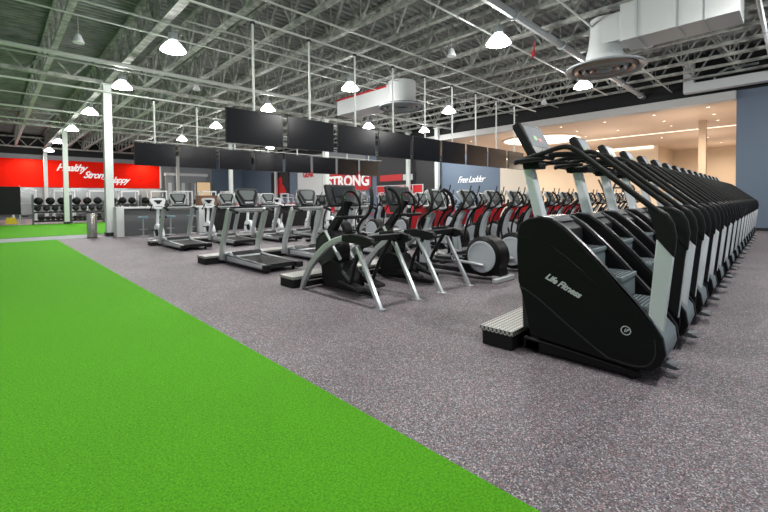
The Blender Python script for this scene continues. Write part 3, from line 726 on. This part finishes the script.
# ------------------------------------------------------------------ treadmill
def make_treadmill(lab, group, framem='silver', conm='charcoal', scrm='screen_grey', rimm='silver'):
    t = thing('treadmill',lab,'treadmill',(0,0,0),0,group)
    # local: uprights at y=0 (world 9.0), deck to y=-1.75, hood at +.35
    MB().prism([(.36,.05),(.38,.17),(.25,.25),(.02,.30),(-.10,.20),(-.10,.05)],-.40,.40,'x').build('motor_hood',framem,t,.02,2)
    MB().prism([(-.10,.24),(.0,.30),(.2,.265),(.2,.24)],-.34,.34,'x').build('hood_vent','charcoal',t)
    MB().box(-.36,.36,-1.62,-.05,.09,.165).build('deck','charcoal',t)
    bl = MB().box(-.30,.30,-1.64,-.06,.165,.180).build('running_belt','black_rubber',t,.004)
    for s in (-1,1):
        MB().prism([(-1.64,.06),(-1.68,.12),(-1.64,.175),(-.30,.205),(.20,.245),(.20,.07)],s*.365-.06,s*.365+.06,'x').build('side_rail','graphite',t,.015,2)
        MB().prism([(-1.60,.10),(-1.60,.155),(.05,.20),(.05,.10)],s*.43-.012,s*.43+.012,'x').build('rail_trim',framem,t,.005)
        MB().box(s*.37-.075,s*.37+.075,-1.72,-1.60,.055,.18).build('end_cap','black_plastic',t,.02,2)
        MB().prism([(.44,.08),(.28,.08),(.22,.40),(-.17,1.17),(-.19,1.24),(-.15,1.29),(-.07,1.30),(-.02,1.23),(.36,.46)],s*.44-.045,s*.44+.045,'x').build('upright',framem,t,.025,3)
        MB().tube([(s*.44,-.10,1.25),(s*.44,-.25,1.265),(s*.43,-.50,1.20)], .034, 8, smooth=3).build('side_handle','black_rubber',t)
        MB().lathe([(.04,-.02),(.04,.02)],(s*.30,-1.55,.04),10,'x').build('rear_wheel','black_rubber',t)
    MB().tube([(-.44,-.13,1.23),(.44,-.13,1.23)], .042, 10).build('cross_bar','silver',t)
    MB().tube([(-.34,-.17,1.255),(-.30,-.30,1.27),(.30,-.30,1.27),(.34,-.17,1.255)], .022, 8, smooth=3).build('grip_bar',framem,t)
    MB().box(-.36,.36,-.20,.04,1.27,1.33).build('accessory_tray','black_plastic',t,.015)
    cm = tilted(shield(.19,.27,.42),-.17,1.34,.38,.9,-.07,.09).build('console',conm,t,.015,2)
    tilted(shield(.19,.27,.42,3),-.17,1.34,.38,.9,.015,.012).build('console_rim',rimm,cm)
    tilted(shield(.15,.235,.36,3),-.17,1.365,.38,.9,.010,.022).build('bezel','black_plastic',cm)
    tilted(shield(.12,.185,.24,3),-.13,1.46,.38,.9,.033,.002).build('screen',scrm,cm)
    tilted([(-.10,0),(.10,0),(.10,.04),(-.10,.04)],-.165,1.385,.38,.9,.030,.006).build('keypad','light_grey_plastic',cm)
    MB().tube([(-.24,-.02,1.36),(-.30,-.06,1.52),(-.24,0,1.70)], .02, 8, smooth=3).build('console_wing',framem,cm)
    MB().tube([(.24,-.02,1.36),(.30,-.06,1.52),(.24,0,1.70)], .02, 8, smooth=3).build('console_wing',framem,cm)
    return t
tm = make_treadmill('nearest silver treadmill, at the left end of the front treadmill row','front row of treadmills', rimm='graphite')
tm.location = (4.24,9.0,0)
dup(tm,(5.84,8.95,0),label='second treadmill of the front row, behind the nearest arc trainer')
dup(tm,(7.44,8.95,0),label='third treadmill of the front row, mostly hidden by the arc trainers')
tr_ = make_treadmill('leftmost treadmill of the rear row, with a white console','rear row of treadmills','silver','white_plastic','screen_grey')
tr_.location = (4.35,14.2,0)
for k,lab in enumerate(('second treadmill of the rear row, between the two nearest treadmills','third treadmill of the rear row','fourth treadmill of the rear row','fifth treadmill of the rear row','rightmost treadmill of the rear row')):
    dup(tr_,(5.95+1.6*k,14.2,0),label=lab)

# ------------------------------------------------------------------ exercise bikes / cross trainers behind
def make_bike(lab, group):
    t = thing('exercise_bike',lab,'exercise bike',(0,0,0),0,group)
    MB().box(-.05,.05,-.55,.55,.07,.14).build('base_rail','silver_bright',t,.01)
    MB().box(-.28,.28,-.62,-.54,0,.08).build('rear_foot','white_plastic',t,.015)
    MB().box(-.28,.28,.50,.58,0,.08).build('front_foot','white_plastic',t,.015)
    MB().prism(s2([(.45,.12),(.48,.42),(.30,.60),(.0,.55),(-.2,.35),(-.22,.14)],4),-.09,.09,'x').build('drive_housing','white_plastic',t)
    cr = MB().lathe([(.13,-.13),(.13,.13)],(0,.05,.30),20,'x').build('crank_disc','black_plastic',t)
    for s in (-1,1): MB().bar((s*.14,.05,.30),(s*.15,.05-.13*s,.30-.11*s),.03,.03).box(s*.2-.05,s*.2+.05,-.0-.13*s,.10-.13*s,.17-.11*s+.1,.20-.11*s+.1).build('pedal','black_plastic',t)
    MB().tube([(0,-.15,.35),(0,-.30,.86)], .035, 10).build('seat_post','silver',t)
    MB().prism(s2([(-.04,-.12),(.0,-.14),(.04,-.12),(.13,-.42),(.0,-.47),(-.13,-.42)],3),.86,.93,'z').build('saddle','black_rubber',t,.015)
    MB().prism([(.42,.50),(.30,.52),(.20,1.15),(.30,1.18)],-.045,.045,'x').build('mast','silver_pale',t,.015)
    cm = tilted(shield(.16,.26,.44),.10,1.18,.38,.9,-.06,.08).build('console','white_plastic',t,.015,2)
    tilted(shield(.07,.14,.16,3),.17,1.36,.38,.9,.021,.003).build('screen','black_gloss',cm)
    tilted([(-.12,0),(.12,0),(.12,.03),(-.12,.03)],.13,1.25,.38,.9,.021,.003).build('keypad','mid_grey',cm)
    MB().tube([(-.06,.25,1.14),(-.28,.18,1.14),(-.30,-.02,1.22),(-.27,-.10,1.36)], .02, 8, smooth=3).tube([(.06,.25,1.14),(.28,.18,1.14),(.30,-.02,1.22),(.27,-.10,1.36)], .02, 8, smooth=3).build('handlebar','black_rubber',t)
    return t
bk = make_bike('white exercise bike in front of the counter, left of the rear treadmills','white exercise bikes')
bk.location = (4.5,16.7,0)
for k,lab in enumerate(('white exercise bike just behind the leftmost rear treadmill','white exercise bike left of the nearest treadmill console','white exercise bike behind the nearest treadmill','white exercise bike with pale console between the front treadmills','white exercise bike behind the third front treadmill','rightmost white exercise bike of the back row')):
    dup(bk,(6.6+1.6*k,16.9 if k%2 else 17.3,0),label=lab)
# centre ellipticals behind the rear treadmills (silver, arms up)
for k in range(5):
    dup(el,(8.2+1.5*k,11.35,0),label='silver elliptical trainer between the treadmill rows, %s from the left' % ('first','second','third','fourth','fifth')[k], group='silver ellipticals in the middle')

# ------------------------------------------------------------------ bin, counter, stools
t = thing('waste_bin','brushed steel round waste bin beside the nearest white column','waste bin',(2.90,20.15,0))
MB().lathe([(.17,.02),(.175,.05),(.175,1.0),(.165,1.02)],n=28).build('body','steel_bin',t)
MB().lathe([(.175,1.02),(.18,1.05),(.15,1.08),(.10,1.07)],n=28).build('lid','charcoal',t)
MB().lathe([(.18,0),(.18,.03)],n=28).build('base_ring','charcoal',t)
t = thing('reception_counter','long white topped counter with grey panels behind the rear treadmills','counter',(0,0,0))
MB().box(3.68,14.2,19.72,20.34,1.17,1.25).build('countertop','white_paint',t,.01)
MB().box(3.68,3.95,19.72,20.34,0,1.17).build('end_panel','white_paint',t,.005)
MB().box(7.0,7.25,19.72,20.34,0,1.17).build('end_panel','white_paint',t,.005)
MB().box(3.95,7.0,20.15,20.25,0,1.17).build('back_panel','mid_grey',t)
MB().box(7.25,14.1,20.15,20.25,0,1.17).build('back_panel','charcoal',t)
st = thing('bar_stool','round bar stool at the left of the counter','stool',(4.55,19.3,0),0,'bar stools at the counter')
MB().lathe([(.20,0),(.20,.02),(.04,.05)],n=20).build('base','silver',st)
MB().tube([(0,0,.03),(0,0,.76)], .03, 10).build('post','silver',st)
MB().lathe([(.17,.76),(.20,.78),(.20,.82),(.17,.84)],n=20).build('seat','blue_grey',st)
MB().tube([(.16*math.cos(k*PI/6),.16*math.sin(k*PI/6),.3) for k in range(12)], .01, 5, closed=True).build('foot_ring','silver',st)
dup(st,(5.6,19.25,0),label='round bar stool at the counter behind the white bike')
dup(st,(6.5,19.3,0),label='round bar stool by the counter divider')
# dark cabinet with wooden front + warm picture
t = thing('service_desk','brown topped dark desk between the rear treadmills','desk',(0,0,0))
MB().box(7.4,13.0,20.72,21.4,0,1.1).build('body','black_plastic',t)
MB().box(7.35,9.1,20.7,21.2,1.2,1.75).build('wood_panel','wood_brown',t)
MB().box(7.3,13.1,20.65,21.5,1.1,1.2).build('ledge','charcoal',t)
t = thing('framed_picture','glowing warm orange picture on the far grey wall','picture',(17.9,49.0,0))
MB().box(-.75,.85,0,.1,2.05,3.75).build('frame','wood_brown',t)
MB().box(-.7,.8,-.02,0,2.1,3.7).build('canvas','picture_warm',t)
# pale roll-up cabinet on far wall
t = thing('wall_shelving','pale grey shelving with a top rail against the far wall','shelving',(0,0,0))
MB().box(14.0,18.4,49.3,49.85,0,4.4).build('body','wall_grey',t)
MB().box(13.9,18.5,49.1,49.85,4.4,4.7).build('top_rail','white_paint',t)
for k in range(6):
    MB().box(14.2+.7*k,14.55+.7*k,49.28,49.3,.5+.3*(k%3),3.6).build('door_panel','mid_grey' if k%2 else 'white_paint',t)

# ------------------------------------------------------------------ red banner with writing
t = thing('red_banner','long red wall banner with white handwriting','banner',(0,49.7,0))
MB().box(-9,13.45,0,.2,2.95,5.55).build('board','banner_red',t)
def script(s, x, z, size, rot=0):
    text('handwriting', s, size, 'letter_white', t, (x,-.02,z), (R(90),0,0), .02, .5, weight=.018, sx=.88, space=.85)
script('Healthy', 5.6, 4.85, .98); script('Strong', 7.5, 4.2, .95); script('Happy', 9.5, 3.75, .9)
MB().box(13.45,13.6,-.02,.2,2.95,5.6).build('end_trim','white_paint',t)
for x_ in (2.5,11.8):
    area('banner_spot',(x_,48.9,5.9),.3,170,(1,.85,.7),(R(-25),0,0))
# signs on the right wall (facing -X)
def sign_board(name,lab,y0,y1,z0,z1,m_):
    s_ = thing(name,lab,'sign',(XW-.09,0,0))
    MB().box(-.03,.05,y0,y1,z0,z1).build('board',m_,s_)
    return s_
WR = Matrix.Rotation(-R(90),4,'Z') @ Matrix.Rotation(R(90),4,'X')
s_ = sign_board('wall_sign','red sign with big white letters STRONG behind the arc trainers',25.2,31.8,2.3,3.95,'red_paint')
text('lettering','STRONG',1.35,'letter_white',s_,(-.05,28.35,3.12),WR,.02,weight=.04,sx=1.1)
s_ = sign_board('wall_sign','dark sign with red panel and a white tab on the right wall',20.3,24.4,2.85,3.55,'charcoal')
MB().box(-.05,-.03,21.6,24.1,2.95,3.45).build('red_panel','red_paint',s_); MB().box(-.05,-.03,20.5,21.5,2.95,3.4).build('white_tab','white_paint',s_)
s_ = sign_board('wall_sign','band of red square tiles below the dark sign',19.5,24.5,1.75,2.6,'white_paint')
for k in range(5): MB().box(-.05,-.03,19.55+k,20.45+k,1.8,2.55).build('tile','red_paint',s_)
s_ = sign_board('wall_sign','pale wall panel with small red letters at the top',32.2,36.6,2.0,4.4,'white_paint')
text('lettering','GEAR',.75,'red_paint',s_,(-.05,34.6,4.05),WR,.02,weight=.03)
s_ = sign_board('wall_sign','dark poster with a red seated figure shape',38.4,42.2,1.9,4.6,'charcoal')
MB().prism(s2([(39.0,2.2),(41.4,2.2),(41.0,3.0),(40.5,3.3),(40.55,3.8),(40.1,4.1),(39.7,3.8),(39.75,3.3),(39.3,3.0)],3),-.05,-.03,'x').build('red_shape','red_paint',s_)
s_ = thing('wall_writing','white handwriting on the blue partition wall','writing',(XW-.02,0,0))
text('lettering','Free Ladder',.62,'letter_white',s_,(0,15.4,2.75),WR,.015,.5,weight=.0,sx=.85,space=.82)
area('partition_light',(XW-1.2,15.5,5.5),.4,50,(.9,.95,1),(0,R(20),0))

# ------------------------------------------------------------------ slam ball racks by the far turf
t = thing('foam_mat_stand','large black padded panel on a low stand at the left edge','mat stand',(.85,36,0))
MB().box(-2.2,.5,-.1,.1,.7,2.55).build('pad','black_rubber',t,.03)
MB().tube([(-2.0,0,0),(-2.0,0,.8)],.04,6).tube([(.45,0,0),(.45,0,2.6)],.04,6).build('frame','silver',t)
o = MB().prism([(-.3,0),(.3,0),(.22,.42),(-.22,.42)],-.04,.04,'y').build('warning_sign','accent_yellow'); o.location=(.85,35.6,.1); tag(o,'small yellow floor sign under the black padded panel','floor sign')
rk = thing('storage_rack','leftmost black weight rack, beside the padded panel','weight rack',(2.9,36.0,0),0,'black weight racks along the far turf')
for z_ in (.25,.85,1.3): MB().box(-.95,.95,-.28,.28,z_-.10,z_+.03).build('shelf','charcoal',rk)
for x_ in (-.95,.95): MB().box(x_-.04,x_+.04,-.3,.3,0,2.0 if x_<0 else 1.6).build('end_frame','graphite',rk)
for i,X in enumerate((4.95,7.1,9.2)):
    dup(rk,(X,36.0-.15*i,0),label=('second black weight rack from the left','third black weight rack, behind the steel bin','rightmost black weight rack, right of the nearest column')[i])
bl = MB().ball((0,0,0),.26,16).build('slam_ball','black_rubber'); bl.location=(2.25,35.95,1.59)
tag(bl,'black slam ball on the left end of the leftmost rack','ball','black slam balls on the top shelves')
words = ('first','second','third','fourth')
n_ = 0
for i,X in enumerate((2.9,4.95,7.1,9.2)):
    for k in range(3):
        if i==0 and k==0: continue
        dup(bl,(X-.65+.62*k,35.95-.15*i,1.59),label='black slam ball, %s from the left on the %s rack' % (words[k], ('leftmost','second','third','rightmost')[i]))
mb_ = MB().ball((0,0,0),.20,12).build('medicine_ball','charcoal'); mb_.location=(2.2,35.95,1.08)
tag(mb_,'charcoal medicine ball on the middle shelf, left end of the leftmost rack','ball','medicine balls on the middle shelves')
for i,X in enumerate((2.9,4.95,7.1,9.2)):
    for k in range(4):
        if i==0 and k==0: continue
        if i==2 and k==1:
            o = dup(mb_,(X-.7+.46*k,35.95-.15*i,.72),label='bright blue medicine ball low on the third rack', group=''); 
            me2 = o.data.copy(); me2.materials.clear(); me2.materials.append(M['accent_blue']); o.data = me2; del o['group']
            continue
        dup(mb_,(X-.7+.46*k,35.95-.15*i,1.08),label='charcoal medicine ball, %s on the middle shelf of the %s rack' % (words[k], ('leftmost','second','third','rightmost')[i]))
db = MB().tube([(-.1,0,0),(.1,0,0)],.02,6).lathe([(.12,-.26),(.13,-.25),(.13,-.08),(.12,-.07)],(0,0,0),10,'x').lathe([(.12,.07),(.13,.08),(.13,.25),(.12,.26)],(0,0,0),10,'x').build('dumbbell','black_plastic')
db.location=(2.3,35.95,.41); db.rotation_euler=(0,0,R(90)); tag(db,'black dumbbell, first on the bottom shelf of the leftmost rack','dumbbell','black dumbbells on the bottom shelves')
for i,X in enumerate((2.9,4.95,7.1,9.2)):
    for k in range(6):
        if (i==0 and k==0) or (i==2 and k==2): continue
        dup(db,(X-.75+.28*k,35.95-.15*i,.41),label='black dumbbell, %s on the bottom shelf of the %s rack' % (('first','second','third','fourth','fifth','sixth')[k], ('leftmost','second','third','rightmost')[i]))
# strength frames and mirror wall beyond
struct(MB().box(-9,13.5,49.6,49.7,.4,2.9).build('window_1','mirror'))
fr = thing('power_rack','leftmost silver power rack beyond the slam balls','power rack',(1.8,42,0),0,'silver power racks by the far wall')
for a in (-.65,.65):
    for b_ in (-.6,.6): MB().box(a-.05,a+.05,b_-.05,b_+.05,0,2.5).build('post','white_paint',fr)
MB().box(-.65,.65,-.65,-.55,2.38,2.5).box(-.65,.65,.55,.65,2.38,2.5).box(-.65,-.55,-.6,.6,2.38,2.5).box(.55,.65,-.6,.6,2.38,2.5).build('top_frame','white_paint',fr)
MB().tube([(-1.05,-.6,1.45),(1.05,-.6,1.45)],.02,6).build('barbell','silver',fr)
for s in (-1,1): MB().lathe([(.22,s*.82),(.22,s*.95)],(0,-.6,1.45),16,'x').build('weight_plate','black_rubber',fr)
MB().box(-.15,.15,-.7,.5,.4,.5).build('bench_pad','black_rubber',fr)
nm = ('second','third','fourth','fifth','sixth','seventh','eighth')
for k in range(7): dup(fr,(4.2+2.3*k,42+.0*k,0),label='silver power rack by the far wall, %s from the left' % nm[k])
# cable machines in the middle distance
cmn = thing('cable_machine','leftmost tall weight machine behind the counter','weight machine',(11.5,26,0),0,'grey weight machines behind the counter')
MB().box(-.08,.08,-.6,.6,0,.1).box(-.4,.4,.5,.6,0,.1).box(-.4,.4,-.6,-.5,0,.1).build('base_frame','light_grey_plastic',cmn)
MB().box(-.30,-.24,.4,.6,.1,2.0).box(.24,.30,.4,.6,.1,2.0).box(-.30,.30,.4,.6,1.92,2.0).build('weight_tower','light_grey_plastic',cmn)
MB().box(-.2,.2,.42,.58,.15,.95).build('weight_stack','black_plastic',cmn)
MB().box(-.2,.2,-.5,-.1,.45,.55).build('seat','red_plastic',cmn,.02)
MB().prism([(-.08,.6),(.0,.6),(.1,1.25),(.02,1.25)],-.18,.18,'x').build('backrest','red_plastic',cmn)
MB().tube([(-.45,-.2,1.3),(-.45,.2,1.7),(.45,.2,1.7),(.45,-.2,1.3)],.025,6).build('press_arm','silver',cmn)
k = 0
for (a,b_) in ((13.5,26.5),(15.5,26),(17.5,26.5),(19.5,26),(21.3,26.5),(14,31),(16.5,31),(19,31),(21.3,31),(18.3,20.6),(20.3,20.6),(17.5,15.5),(19.3,15.5),(21.2,15.5)):
    k += 1
    dup(cmn,(a,b_,0),label='grey weight machine with red seat, %s from the left behind the cardio rows' % (ORD[k]))

# ------------------------------------------------------------------ world and view
w = bpy.data.worlds.new('world'); bpy.context.scene.world = w; w.use_nodes = True
w.node_tree.nodes['Background'].inputs[0].default_value = (.75,.82,.9,1)
w.node_tree.nodes['Background'].inputs[1].default_value = .45
vs = bpy.context.scene.view_settings
vs.view_transform = 'Standard'; vs.look = 'None'; vs.gamma = 1; vs.exposure = 0.0; vs.use_curve_mapping = False
